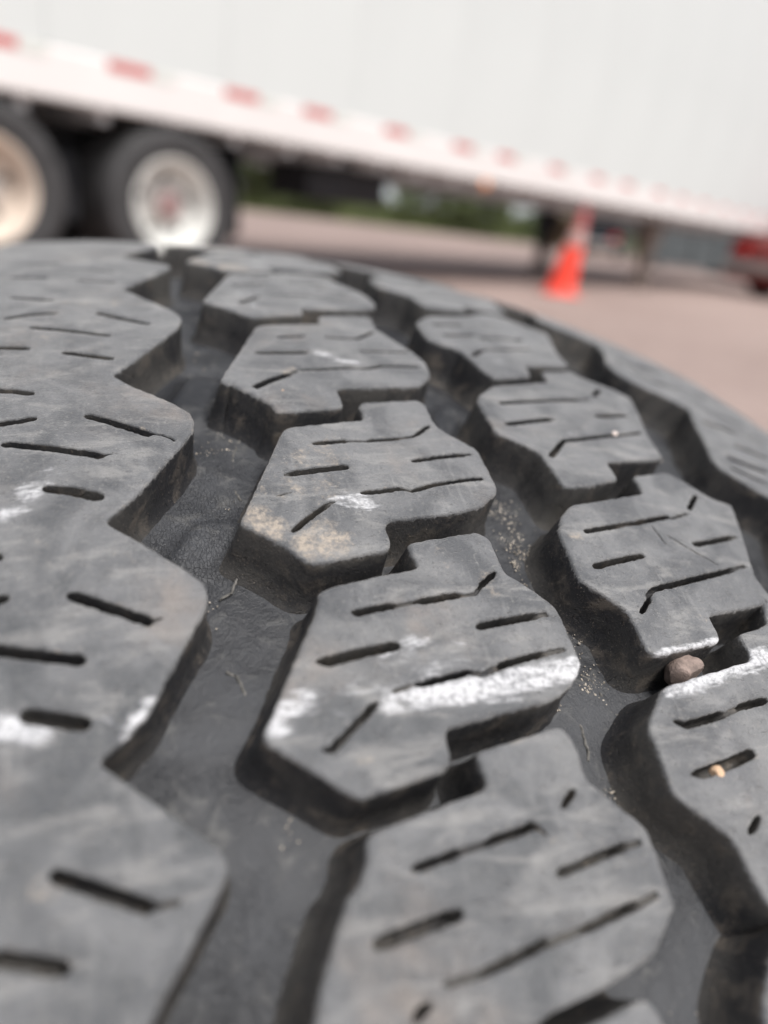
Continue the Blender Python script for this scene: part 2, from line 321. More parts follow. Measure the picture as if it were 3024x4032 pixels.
SIPE = {'B2': [[(77,936,34,110),(89,1015,34,110),(104,1096,34,110),(103,1108,18,16),(109,1207,18,16),(116,1221,26,110),(130,1304,26,110),(140,1362,26,110),(145,1383,18,16),(164,1455,18,16),(186,1481,26,110),(259,1566,26,110)],
[(-138,776,30,16),(-135,805,30,16),(-128,822,42,110),(-109,943,42,110),(-87,1072,42,110)],
[(-35,1384,30,110),(-1,1518,30,110),(26,1668,30,110),(28,1682,18,16),(46,1755,18,16)],
[(-260,1087,30,110),(-248,1179,30,110),(-229,1274,30,110),(-237,1292,18,16),(-245,1324,18,16),(-235,1356,26,110),(-204,1436,26,110),(-168,1582,26,110),(-136,1753,26,110)],
[(-482,759,28,110),(-416,828,30,110),(-340,922,30,110),(-329,934,18,16),(-311,964,18,16)],
[(-273,724,5,5),(-252,790,5,5)]],
'B3': [[(-876,923,20,16),(-885,939,36,110),(-873,1010,36,110),(-861,1087,36,110),(-864,1099,18,16),(-864,1099,18,16),(-850,1182,18,16),(-848,1207,34,110),(-837,1282,34,110),(-822,1366,34,110),(-827,1378,18,16),(-822,1438,18,16),(-788,1474,18,16),(-771,1488,28,110),(-726,1553,28,110),(-707,1571,20,16)],
[(-1072,761,20,16),(-1079,794,47,110),(-1055,930,47,110),(-1036,1071,47,110)],
[(-976,1393,36,110),(-953,1516,36,110),(-935,1662,36,110),(-934,1682,22,16),(-920,1768,22,16)],
[(-1216,1000,18,16),(-1197,1098,18,16),(-1199,1110,30,110),(-1181,1207,30,110),(-1162,1303,30,110),(-1170,1315,26,16),(-1177,1352,26,16),(-1150,1431,26,16),(-1141,1449,30,110),(-1124,1527,30,110),(-1104,1630,30,110),(-1105,1645,23,16),(-1086,1741,23,16)],
[(-1388,733,15,16),(-1394,763,28,110),(-1330,839,28,110),(-1263,923,28,110),(-1245,941,20,16)]],
'B4': [[(-1778,942,30,110),(-1767,1016,30,110),(-1753,1091,30,110),(-1751,1103,20,16),(-1741,1192,20,16),(-1736,1206,30,110),(-1725,1273,30,110),(-1718,1318,30,110),(-1708,1368,30,110),(-1716,1378,15,16),(-1741,1403,15,16)],
[(-1666,1490,28,110),(-1640,1524,28,110),(-1614,1560,28,110)],
[(-1857,1398,30,110),(-1831,1535,30,110),(-1808,1674,30,110),(-1808,1691,20,16),(-1799,1759,20,16)],
[(-1953,793,42,110),(-1934,914,42,110),(-1911,1070,42,110)],
[(-2076,969,20,16),(-2068,1095,20,16),(-2061,1122,30,110),(-2045,1209,30,110),(-2027,1299,30,110),(-2028,1315,22,16),(-2011,1438,22,16),(-2010,1451,30,110),(-1993,1537,30,110),(-1977,1635,30,110),(-1974,1660,23,16),(-1949,1762,23,16)],
[(-2139,867,30,110),(-2123,898,30,110),(-2111,927,30,110)]],
'B1': [[(1127,939,26,110),(1159,1101,26,110)],
[(1180,1220,26,110),(1179,1308,26,110),(1186,1398,26,110),(1206,1433,23,110),(1322,1558,23,110)],
[(920,786,30,110),(935,931,30,110),(956,1079,30,110)],
[(1010,1386,22,110),(1037,1548,22,110),(1072,1735,22,110)],
[(744,983,18,16),(759,1051,18,16),(765,1098,22,110),(801,1288,22,110),(796,1304,18,16),(794,1345,18,16),(807,1397,22,110),(841,1463,22,110),(883,1750,22,110)],
[(525,710,34,110),(620,825,34,110),(689,923,34,110),(701,937,18,16),(740,979,18,16)]],
'B0': [[(2332,1224,18,110),(2362,1433,18,110)],
[(2014,796,23,110),(2080,1027,23,110)],
[(2193,940,22,110),(2254,1082,22,110)],
[(2164,1166,22,110),(2247,1477,22,110)],
[(1643,793,22,110),(1790,933,22,110)],
[(1858,1021,18,110),(1893,1300,18,110),(1907,1624,18,110)],
[(2070,1357,18,110),(2056,1595,18,110)]],
'C2': [[(-470,2120,34,110),(-441,2235,34,110),(-415,2346,34,110),(-406,2369,30,40),(-389,2476,30,40),(-379,2501,32,110),(-329,2704,32,110),(-341,2717,18,16),(-283,2872,18,16)],
[(-253,2897,30,110),(-181,2978,30,110),(-111,3055,30,110)],
[(-679,2067,36,110),(-639,2220,36,110),(-599,2394,36,110)],
[(-510,2752,36,110),(-475,2903,36,110),(-428,3071,36,110),(-422,3099,18,16),(-399,3178,18,16)],
[(-927,2191,26,110),(-855,2278,26,110),(-830,2287,30,50),(-799,2330,30,50),(-780,2402,30,50),(-779,2418,34,110),(-742,2572,34,110),(-701,2743,34,110),(-661,2896,34,110),(-649,2933,23,16),(-612,3057,23,16)],
[(-464,2616,8,10),(-530,2688,8,10),(-586,2763,8,10),(-633,2827,8,10)],
[(-402,2554,7,8),(-463,2562,7,8),(-525,2567,7,8)]],
'C1': [[(549,2083,26,110),(631,2363,26,110),(741,2708,26,110),(747,2730,18,16),(785,2835,18,16)],
[(833,2892,26,110),(969,3024,26,110)],
[(335,2030,30,110),(388,2206,30,110),(437,2382,30,110)],
[(556,2743,30,110),(641,3034,30,110)],
[(64,2180,26,110),(138,2257,26,110),(169,2284,23,110),(228,2349,23,110),(258,2461,23,110),(343,2720,23,110),(374,2833,20,40),(459,3055,20,40)]],
'C0': [[(1838,2492,18,110),(1842,2696,18,110)],
[(1494,2358,18,110),(1616,2686,18,110)],
[(1596,2044,22,110),(1703,2317,22,110)],
[(1423,2059,22,110),(1528,2336,22,110)],
[(1086,2105,22,110),(1249,2260,22,110),(1275,2298,16,110),(1456,2743,16,110)],
[(1572,2658,22,110),(1653,2780,22,110)]],
'C3': [[(-1408,2089,20,16),(-1427,2138,36,110),(-1412,2240,36,110),(-1394,2345,36,110),(-1394,2362,20,16),(-1373,2444,20,16),(-1365,2467,34,110),(-1345,2626,34,110)],
[(-1608,2058,15,16),(-1609,2112,46,110),(-1585,2257,46,110),(-1551,2411,46,110)],
[(-1828,2207,30,110),(-1775,2290,30,110)]]}
SIPE_A = [[(1376,-450,42,110),(1424,-343,42,110),(1445,-189,42,110)],
[(1433,-2,42,110),(1337,133,42,110),(1253,274,42,110)],
[(1246,-317,42,110),(1186,-129,42,110),(1107,75,42,110)],
[(1017,-483,44,110),(972,-290,44,110)],
[(920,-147,44,110),(878,-38,44,110),(828,91,44,110)],
[(1704,-459,40,110),(1639,-218,40,110)],
[(2140,-488,40,110),(2096,-277,40,110)],
[(2039,-125,40,110),(1962,99,40,110)],
[(2366,-265,40,110),(2323,-78,40,110),(2236,97,40,110)],
[(2496,-423,40,110),(2522,-230,40,110)],
[(572,-416,44,110),(552,-325,44,110),(521,-239,44,110)],
[(288,-385,44,110),(302,-292,44,110),(321,-213,44,110)],
[(317,-25,42,110),(235,108,42,110),(150,236,42,110),(153,258,11,40),(142,292,11,40),(115,330,11,40),(64,362,11,40)],
[(143,-333,46,110),(83,-144,46,110),(13,48,46,110),(19,61,14,16),(24,93,14,16)],
[(-165,-158,52,110),(-202,-44,52,110),(-249,64,52,110)],
[(-505,-301,42,110),(-526,-260,42,110)],
[(-719,-278,42,110),(-700,-224,42,110)],
[(-714,-43,44,110),(-790,95,44,110),(-862,225,44,110),(-860,232,14,16),(-850,262,14,16)],
[(-904,-267,46,110),(-949,-117,46,110),(-989,27,46,110)],
[(-1153,-150,56,110),(-1185,-58,56,110),(-1218,49,56,110)],
[(-1637,-39,44,110),(-1701,90,44,110),(-1764,215,44,110),(-1762,225,18,16),(-1763,291,18,16)],
[(-1814,-169,47,110),(-1844,-70,47,110),(-1875,25,47,110)]]
SIPE_D = [[(1484,3648,26,110),(1414,3851,26,110),(1446,4132,26,110)],
[(1800,3954,26,110),(1884,4432,26,110)],
[(1535,4357,26,110),(1548,4765,26,110)],
[(853,3864,30,110),(819,4170,30,110)],
[(590,3931,30,110),(512,4212,30,110)],
[(382,3688,30,110),(341,3834,30,110),(305,4012,30,110)],
[(921,4400,30,110),(865,4567,30,110)],
[(1711,3664,22,110),(1786,4156,22,110)],
[(1543,3964,22,110),(1583,4528,22,110)],
[(1227,4066,22,110),(1140,4266,22,110),(1064,4512,22,110)],
[(953,4099,22,110),(717,4416,22,110)],
[(255,3614,22,110),(155,3870,22,110)],
[(2810,3602,20,110),(2721,3923,20,110)],
[(3169,4130,20,110),(3034,4339,20,110)],
[(1748,3675,22,110),(1663,3888,22,110)],
[(2024,3844,20,110),(2075,4134,20,110)]]
CHALK = [([(-1281,593),(-1250,618),(-1224,657),(-1212,707)],
52,100),([(-1212,707),(-1210,814),(-1193,924)],
70,40),([(-1249,990),(-1247,1111)],
55,75),([(-1240,1090),(-1233,1230),(-1219,1427),(-1195,1589),(-1197,1721)],
62,95),([(-1150,1761),(-1204,1745)],
40,100),([(-1040,1114),(-1076,1199),(-1107,1287)],
80,50),([(-1098,1033),(-1127,1169)],
100,42),([(-1135,2167),(-1124,2240),(-1108,2329),(-1094,2426),(-1077,2529)],
30,100),([(-1269,2135),(-1248,2245),(-1230,2369),(-1196,2510),(-1165,2656),(-1139,2766)],
55,100),([(-1187,-212),(-1206,-148),(-1215,-89)],
62,100),([(-1164,221),(-1215,195),(-1266,160)],
34,95),([(-1177,67),(-1213,107)],
40,45),([(-150,-149),(-180,-200),(-252,-228),(-291,-275)],
55,70),([(-60,-126),(-87,-109)],
40,50),([(405,242),(414,66)],
30,30),([(956,1137),(913,1197),(877,1258),(858,1323)],
40,75),([(1842,819),(1907,982)],
50,50),([(1652,838),(1516,935)],
30,50),([(-282,1002),(-312,1060),(-335,1087)],
65,70),([(1332,1964),(1314,2086)],
40,50),([(1211,2261),(1092,2331)],
50,50),([(305,2404),(302,2451)],
40,40)]
DUST = [([(-225,745),(-219,839),(-235,941)],
120,60),([(-49,813),(-40,896),(-39,1001)],
100,60),([(-373,608),(-408,638),(-444,682)],
80,80),([(-385,623),(-448,654),(-483,697)],
60,100),([(-572,804),(-582,875),(-545,921)],
90,90),([(-526,777),(-502,820)],
40,90),([(-483,863),(-458,912)],
60,90),([(84,917),(48,950),(144,1043)],
60,60),([(1558,-121),(1593,37),(1593,200)],
120,55),([(1196,-308),(1072,-158),(986,15)],
100,45),([(905,-39),(843,130)],
100,30),([(-588,1355),(-679,1370)],
70,50),([(-764,1512),(-813,1544),(-790,1586)],
60,60),([(-504,2033),(-506,2086)],
30,90),([(-506,2292),(-561,2405)],
120,30),([(-414,-130),(-515,80),(-561,237)],
150,35),([(-985,183),(-1077,229)],
120,35),([(-1782,1437),(-1747,1509)],
40,60),([(-1407,821),(-1444,866)],
40,50),([(-1685,-60),(-1697,-33)],
60,60),([(-1476,2164),(-1450,2456)],
140,35),([(-805,2477),(-929,2506)],
200,35),([(745,964),(715,914)],
40,80),([(773,2745),(767,2825)],
40,60)]
SEAM = [[(845,605),(757,609),(652,634),(562,699),(497,705),(414,682),(334,646),(186,642),(66,619),(-18,652)],
[(-394,542),(-401,578),(-469,593),(-527,581),(-581,556),(-608,507)],
[(-939,509),(-955,540),(-1002,560),(-1028,569),(-1107,562)],
[(337,2188),(266,2177),(154,2143),(5,2075)],
[(363,2148),(275,2173),(143,2142),(-103,2029),(-267,1938)],
[(790,1840),(681,1849),(536,1828)],
[(-920,2220),(-991,2178)],
[(-1070,1973),(-1102,2012),(-1168,2024),(-1216,2023),(-1261,2043),(-1254,2101)],
[(-1292,1873),(-1354,1867),(-1440,1849)],
[(-794,2298),(-860,2275),(-952,2202),(-1021,2171)]]
PLAT = [[(656,322),(1031,455),(1041,699),(873,620),(724,583),(563,535),(522,478),(544,382)],
[(-398,299),(-184,441),(-197,655),(-317,591),(-425,539),(-471,482),(-482,394)],
[(874,1903),(821,2003),(663,1975),(440,1832),(478,1742),(683,1774)]]
A_EDGE = [(3900,150),(3700,300),(3560,420),(3400,425),(3254,360),(2980,240),(2780,140),(2480,451),(2378,433),(2155,322),(1954,208),(1822,136),(1751,203),(1618,300),(1477,394),(1392,435),(1309,443),(1203,411),(1010,309),(801,186),(668,86),(659,97),(561,166),(482,256),(402,343),(319,411),(252,432),(178,426),(117,399),(50,361),(-24,314),(-110,252),(-239,187),(-313,127),(-383,69),(-396,72),(-446,132),(-520,211),(-588,290),(-661,367),(-714,412),(-764,423),(-817,413),(-873,382),(-955,333),(-1044,286),(-1134,246),(-1188,223),(-1244,182),(-1280,151),(-1313,109),(-1340,72),(-1392,123),(-1456,203),(-1510,265),(-1617,374),(-1643,406),(-1678,421),(-1711,425),(-1747,404),(-1834,336),(-1892,295),(-1954,256),(-2020,219),(-2100,170),(-2200,110),(-2245,72),(-2330,150),(-2450,280),(-2560,400),(-2620,425),(-2680,400),(-2850,290),(-3100,90)]
D_EDGE = [(4300,3480),(3760,3440),(3660,3500),(3600,3600),(3500,3760),(3400,3840),(3300,3790),(2950,3620),(2700,3500),(2560,3440),(2440,3500),(2400,3610),(2310,3750),(2230,3830),(2163,3792),(1817,3625),(1569,3460),(1386,3440),(1263,3514),(1204,3633),(1130,3753),(1020,3863),(782,3724),(603,3636),(456,3562),(311,3499),(212,3493),(152,3580),(98,3641),(60,3660),(0,3760),(-90,3860),(-190,3800),(-500,3640),(-760,3520),(-900,3490),(-960,3560),(-1090,3740),(-1190,3860),(-1500,3700)]

# ------------------------------------------------------------------ tread surface
S = 0.300                                   # tyre radius in metres
WC, CA, CB = 0.216394, 0.365563, 0.367051   # crown of the tread
TYRE_CAM = Vector((-4.1e-05, -0.2522247, 1.1868909))
TYRE_VIEW = Matrix(((0.92555342, -0.24282904, 0.29049082), (0.05110386, -0.68009809, -0.73133781), (0.37515231, 0.69173741, -0.61705761)))
DEPTH = 0.0255
def Rp(w):
    u = np.abs(np.asarray(w, float) - WC)
    r = 1 - CA*u*u - CB*u**4
    s = np.maximum(u - 0.272, 0)
    return r - 7.0*s*s - 900*s**4
def surf(th, w, h):
    r = Rp(w) + h
    return np.stack([S*np.asarray(w, float), S*r*np.sin(th), S*r*np.cos(th)], -1)

_k = RNG.normal(size=(14, 2))*np.array([60., 60.]); _p = RNG.uniform(0, 6.28, 14); _a = RNG.uniform(0.3, 1, 14)
def hn(th, w):                              # gentle unevenness of worn rubber
    return 0.00016*sum(_a[i]*np.sin(_k[i, 0]*th + _k[i, 1]*w + _p[i]) for i in range(14))

def poly_area(p): 
    x, y = p[:, 0], p[:, 1]; return 0.5*np.sum(x*np.roll(y, -1) - y*np.roll(x, -1))
def chaikin(p, k=0.2, it=1, closed=True):
    for _ in range(it):
        q = np.roll(p, -1, 0); r = np.stack([p*(1-k) + q*k, p*k + q*(1-k)], 1).reshape(-1, 2); p = r if closed else np.vstack([p[:1], r[:-2], p[-1:]])
    return p
def resample(p, step, closed=True):
    q = np.vstack([p, p[:1]]) if closed else p
    d = np.r_[0, np.cumsum(np.hypot(*np.diff(q, axis=0).T))]
    n = max(4, int(round(d[-1]/step))); t = np.linspace(0, d[-1], n + (0 if closed else 1), endpoint=not closed)
    return np.stack([np.interp(t, d, q[:, 0]), np.interp(t, d, q[:, 1])], -1)
def normals(p, closed=True, wide=1):
    if closed: t = np.roll(p, -wide, 0) - np.roll(p, wide, 0)
    else: t = np.gradient(p, axis=0)
    t /= np.maximum(np.hypot(*t.T), 1e-12)[:, None]
    return np.stack([-t[:, 1], t[:, 0]], -1)          # left of travel = inside for a CCW loop
def inside(pts, poly):
    x, y = pts[:, 0], pts[:, 1]; c = np.zeros(len(pts), bool); n = len(poly); j = n - 1
    for i in range(n):
        xi, yi = poly[i]; xj, yj = poly[j]
        if yi != yj:
            c ^= ((yi > y) != (yj > y)) & (x < (xj - xi)*(y - yi)/(yj - yi) + xi)
        j = i
    return c
def mindist(pts, q):
    out = np.empty(len(pts))
    for i in range(0, len(pts), 2000):
        d = pts[i:i+2000, None, :] - q[None]; out[i:i+2000] = np.sqrt((d**2).sum(-1).min(1))
    return out
def seg_field(pts, marks):
    f = np.zeros(len(pts))
    for line, r, a in marks:
        q = np.array(line, float)[:, ::-1]*1e-4; r *= 1e-4
        near = (np.abs(pts - q.mean(0)).max(1) < np.ptp(q, axis=0).max() + 3*r + .01)
        if not near.any(): continue
        d = mindist(pts[near], resample(q, 0.0012, False)) if len(q) > 1 else np.hypot(*(pts[near] - q[0]).T)
        t = np.clip((1.7*r - d)/(1.5*r), 0, 1)
        f[near] = np.maximum(f[near], a*0.01*t*t*(3 - 2*t))
    return f

def rdp(p, tol):
    if len(p) < 3: return p
    d = p[-1] - p[0]; L = np.hypot(*d)
    e = np.abs((p[:, 0] - p[0, 0])*d[1] - (p[:, 1] - p[0, 1])*d[0])/L if L > 1e-9 else np.hypot(*(p - p[0]).T)
    k = int(np.argmax(e))
    if e[k] < tol: return np.array([p[0], p[-1]])
    return np.vstack([rdp(p[:k+1], tol)[:-1], rdp(p[k:], tol)])
def facet(p, tol):                          # straight facets between the real corners of a closed outline
    k = int(np.argmax(np.hypot(*(p - p[0]).T)))
    return np.vstack([rdp(p[:k+1], tol)[:-1], rdp(np.vstack([p[k:], p[:1]]), tol)[:-1]])
def cut_corners(p, c):
    out = []; n = len(p)
    for i in range(n):
        a, q, z = p[i-1], p[i], p[(i+1) % n]
        for e in (a, z):
            L = np.hypot(*(e - q)); out.append(q + (e - q)*min(c, 0.3*L)/max(L, 1e-9))
    return np.array(out)
RINGS = ((0.0020, 0.0, 1.0), (0.0010, -0.00015, 1.0), (0.0003, -0.0006, 0.9), (0.0, -0.0016, 0.55), (-0.0004, -0.0050, 0.1),
         (-0.0014, -0.0150, 0.0), (-0.0026, -0.0224, 0.0), (-0.0046, -0.0253, 0.0), (-0.0060, -0.0274, 0.0))

def tread_mesh(name, outline, sipes, grid=0.0028, step=0.0016, jitter=0.00022, rings=RINGS, slit=0.88):
    """outline/points as (across, round) in tyre radii; top surface with cut sipes, bevelled rim and drafted walls"""
    p = cut_corners(facet(np.asarray(outline, float), 0.0011), 0.0014); p = cut_corners(p, 0.0005)
    p = resample(p, step)
    if poly_area(p) < 0: p = p[::-1]
    p = 0.8*p + 0.1*(np.roll(p, 1, 0) + np.roll(p, -1, 0))
    nrm = normals(p)
    for _ in range(1): nrm = 0.5*nrm + 0.25*(np.roll(nrm, 1, 0) + np.roll(nrm, -1, 0))
    nrm /= np.maximum(np.hypot(*nrm.T), 1e-9)[:, None]
    if jitter:
        jj = RNG.normal(size=len(p)); jj = 0.5*jj + 0.25*(np.roll(jj, 1) + np.roll(jj, -1))
        p = p + nrm*(jj*jitter)[:, None]
    V = []; A = []; ED = []; F = []; nV = 0
    def add(xy, h, wear, ed=0.0):
        nonlocal nV
        V.append(np.column_stack([xy, np.broadcast_to(h, len(xy)) + hn(xy[:, 1], xy[:, 0])])); A.append(np.broadcast_to(wear, len(xy)).astype(float))
        ED.append(np.full(len(xy), ed)); i = nV; nV += len(xy); return i
    n = len(p); starts = []
    for k_, (off, h, wear) in enumerate(rings): starts.append(add(p + nrm*off, h, wear, (0.18, 0.36, 0.42, 0.30, 0.1, 0, 0, 0, 0)[k_]))
    for a, b in zip(starts[:-1], starts[1:]):
        for i in range(n):
            j = (i + 1) % n; F.append((a + i, b + i, b + j, a + j))
    top = p + nrm*rings[0][0]
    cdt_pts = [top]; cdt_idx = list(range(starts[0], starts[0] + n)); edges = [(i, (i + 1) % n) for i in range(n)]
    holes = []
    for sp in sipes:
        s = np.array(sp, float)*1e-4; c = s[:, [1, 0]]
        d = np.r_[0, np.cumsum(np.hypot(*np.diff(c, axis=0).T))]
        m = max(5, int(d[-1]/0.0013)); t = np.linspace(0, d[-1], m)
        c = np.stack([np.interp(t, d, c[:, 0]), np.interp(t, d, c[:, 1])], -1)
        wd = np.interp(t, d, s[:, 2]); dp = np.interp(t, d, s[:, 3])
        e = np.minimum(t, d[-1] - t); tp = np.clip(e/0.0022, 0, 1); wd = wd*(0.40 + 0.60*np.sqrt(tp)); dp = dp*(0.25 + 0.75*tp)
        keep = inside(c, top) & (mindist(c, top) > wd*0.5 + 0.0011)
        if keep.sum() < 4: continue
        ii = np.where(keep)[0]; runs = np.split(ii, np.where(np.diff(ii) > 1)[0] + 1); ii = max(runs, key=len)
        if len(ii) < 4: continue
        c, wd, dp = c[ii], wd[ii], dp[ii]
        nn = normals(c, False); m = len(c)
        jl, jr = RNG.normal(size=(2, m))*0.00012; c = c + nn*(RNG.normal(size=m)*0.00005)[:, None]
        hw = wd*0.5*slit
        L = lambda g: c + nn*(hw*g + 0.0 + jl)[:, None]
        Rr = lambda g: c - nn*(hw*g + 0.0 + jr)[:, None]
        loops = []
        for extra, hh, wear, gg in ((0.00055, 0.0, 1.0, 1.0), (0.00015, -0.0004, 0.9, 1.0), (0.0, -0.0013, 0.25, 1.0), (0.0, None, 0.0, 0.92), (0.0, None, 0.0, 0.80)):
            l = c + nn*(hw*gg + jl + extra)[:, None]; r = c - nn*(hw*gg + jr + extra)[:, None]
            tv = c[1] - c[0]; tv /= np.hypot(*tv); te = c[-1] - c[-2]; te /= np.hypot(*te)
            l[0] -= tv*extra; r[0] -= tv*extra; l[-1] += te*extra; r[-1] += te*extra
            lp = np.vstack([r, l[::-1]])
            if hh is None: hv = -np.r_[dp, dp[::-1]]*(0.55 if gg > 0.9 else 1.0); hv = np.minimum(hv, -0.0014)
            else: hv = np.full(len(lp), hh)
            loops.append((lp, hv, wear))
        base = [add(lp, hv, wr, e_) for (lp, hv, wr), e_ in zip(loops, (0.36, 0.40, 0.25, 0, 0))]
        k = 2*m
        for a, b in zip(base[:-1], base[1:]):
            for i in range(k):
                j = (i + 1) % k; F.append((a + j, b + j, b + i, a + i))
        b = base[-1]
        for i in range(m - 1): F.append((b + i, b + i + 1, b + k - 2 - i, b + k - 1 - i))
        o = sum(len(q) for q in cdt_pts); cdt_pts.append(loops[0][0]); cdt_idx += list(range(base[0], base[0] + k))
        edges += [(o + i, o + (i + 1) % k) for i in range(k)]
        holes.append(loops[0][0])
    lo, hi = top.min(0), top.max(0)
    gx, gy = np.meshgrid(np.arange(lo[0], hi[0], grid), np.arange(lo[1], hi[1], grid))
    g = np.column_stack([gx.ravel(), gy.ravel()]) + RNG.uniform(-.25, .25, (gx.size, 2))*grid
    bd = np.vstack(cdt_pts); g = g[inside(g, top)]; g = g[mindist(g, bd) > grid*0.5]
    for hpoly in holes: g = g[~inside(g, hpoly)]
    gi = add(g, 0.0, 1.0); cdt_pts.append(g); cdt_idx += list(range(gi, gi + len(g)))
    P2 = np.vstack(cdt_pts)
    res = delaunay_2d_cdt([Vector(q) for q in P2], edges, [], 0, 1e-7)
    rv, tris, orig = res[0], res[2], res[3]
    cen = np.array([[(rv[a][0] + rv[b][0] + rv[c][0])/3, (rv[a][1] + rv[b][1] + rv[c][1])/3] for a, b, c in tris])
    ok = inside(cen, top)
    for hpoly in holes: ok &= ~inside(cen, hpoly)
    mp = {}
    for i, og in enumerate(orig):
        if og: mp[i] = cdt_idx[og[0]]
        else: mp[i] = add(np.array([[rv[i][0], rv[i][1]]]), 0.0, 1.0)
    for tr, good in zip(tris, ok):
        if good: F.append(tuple(mp[i] for i in tr))
    V = np.vstack(V); A = np.concatenate(A)
    ch = seg_field(V[:, :2], CHALK); du = np.maximum(seg_field(V[:, :2], DUST), 0.0); du = np.maximum(du, np.concatenate(ED))
    side = np.clip(1 + V[:, 2]/0.004, 0, 1)
    co = surf(V[:, 1], V[:, 0], V[:, 2])
    me = bpy.data.meshes.new(name); me.from_pydata(co.tolist(), [], F); me.update()
    me.polygons.foreach_set('use_smooth', [True]*len(me.polygons))
    ca = me.color_attributes.new('wear', 'FLOAT_COLOR', 'POINT')
    ca.data.foreach_set('color', np.column_stack([A, ch*side, du*side, np.ones(len(A))]).ravel())
    me.materials.append(M['rubber'])
    bm = bmesh.new(); bm.from_mesh(me); bmesh.ops.recalc_face_normals(bm, faces=bm.faces[:]); bm.to_mesh(me); bm.free()
    return me

# ------------------------------------------------------------------ place the tyre
ROT = VIEW.transposed() @ TYRE_VIEW
up_t = ROT.transposed() @ Vector((0, 0, 1))
ws = np.linspace(WC - .31, WC + .31, 400)
zz = ws*up_t.x - (Rp(ws))*math.hypot(up_t.y, up_t.z); k = int(np.argmin(zz))
nh = Vector((0, up_t.y, up_t.z)).normalized()
PC = S*(Vector((ws[k], 0, 0)) - nh*float(Rp(ws[k])))
tyre_loc = CAM + ROT @ (PC - S*TYRE_CAM)
tyre = bpy.data.objects.new('tyre', None); tyre.empty_display_size = 0.1
tyre.matrix_world = Matrix.Translation(tyre_loc) @ ROT.to_4x4(); link(tyre)
tag(tyre, 'worn dusty all-terrain tyre close up, its chunky tread filling the foreground', 'tyre')
OFFS = tuple(-PC)
def tpart(name, me, rot=0.0):
    o = bpy.data.objects.new(name, me); o.location = OFFS; o.rotation_euler = (-rot, 0, 0)
    return link(o, tyre)
def xy(pts): return np.array(pts, float)[:, ::-1]*1e-4

for key in ('B2', 'B3', 'B1', 'B4', 'B0', 'C2', 'C1', 'C3', 'C0'):
    fine_ = key in ('B2', 'B3', 'C2', 'C1', 'B1')
    tpart('tread_block', tread_mesh('tread_block', xy(BLK[key]), SIPE[key], 0.0026 if fine_ else 0.0034, 0.0012 if fine_ else 0.0016, slit={'B0': 1.7, 'C0': 1.7, 'B1': 1.2, 'C1': 1.25}.get(key, 0.88)))
# the other blocks round the tyre repeat these two
mb = tread_mesh('tread_block', xy(BLK['B2']), SIPE['B2'], 0.006, 0.003); mc = tread_mesh('tread_block', xy(BLK['C1']), SIPE['C1'], 0.006, 0.003)
nB = 56; aB0, aB1 = 0.3084, -0.2705
gap = (2*math.pi - (aB0 - aB1))/nB
for i in range(nB + 1): tpart('tread_block', mb, aB0 + gap*i)
aC0, aC1 = 0.2195, -0.2895
nC = 57; gap = (2*math.pi - (aC0 - aC1))/nC
for i in range(nC + 1): tpart('tread_block', mc, aC0 + gap*i)

# shoulder ribs: traced over the visible arc, regular for the rest of the ring
RIB_RINGS = RINGS
def rib(edge, outer, sipes, grid, slit):
    e = xy(edge); th = e[:, 1]
    o = np.column_stack([np.full(60, outer), np.linspace(th[-1], th[0], 60)])
    return tread_mesh('shoulder_rib', np.vstack([e, o]), sipes, grid, 0.0016, slit=slit)
tpart('shoulder_rib', rib(A_EDGE, WC - 0.310, SIPE_A, 0.0034, 0.92))
tpart('shoulder_rib', rib(D_EDGE, WC + 0.310, SIPE_D, 0.0038, 1.7))
def rest_rib(edge, a0, a1, wi, wo, outer, n):
    e = []; st = (2*math.pi - (a0 - a1))/n
    for i in range(n):
        b = a0 + st*i
        e += [(wi, b + st*0.02), (wo, b + st*0.45), (wo, b + st*0.62), (wi, b + st*0.98)]
    e = np.array(e)[::-1]
    o = np.column_stack([np.full(200, outer), np.linspace(e[-1, 1], e[0, 1], 200)])
    return tread_mesh('shoulder_rib', np.vstack([e, o]), [], 0.012, 0.006, 0.0)
tpart('shoulder_rib', rest_rib(None, 0.392, -0.312, 0.0075, 0.0425, WC - 0.310, 55))
tpart('shoulder_rib', rest_rib(None, 0.432, -0.152, 0.385, 0.347, WC + 0.310, 48))

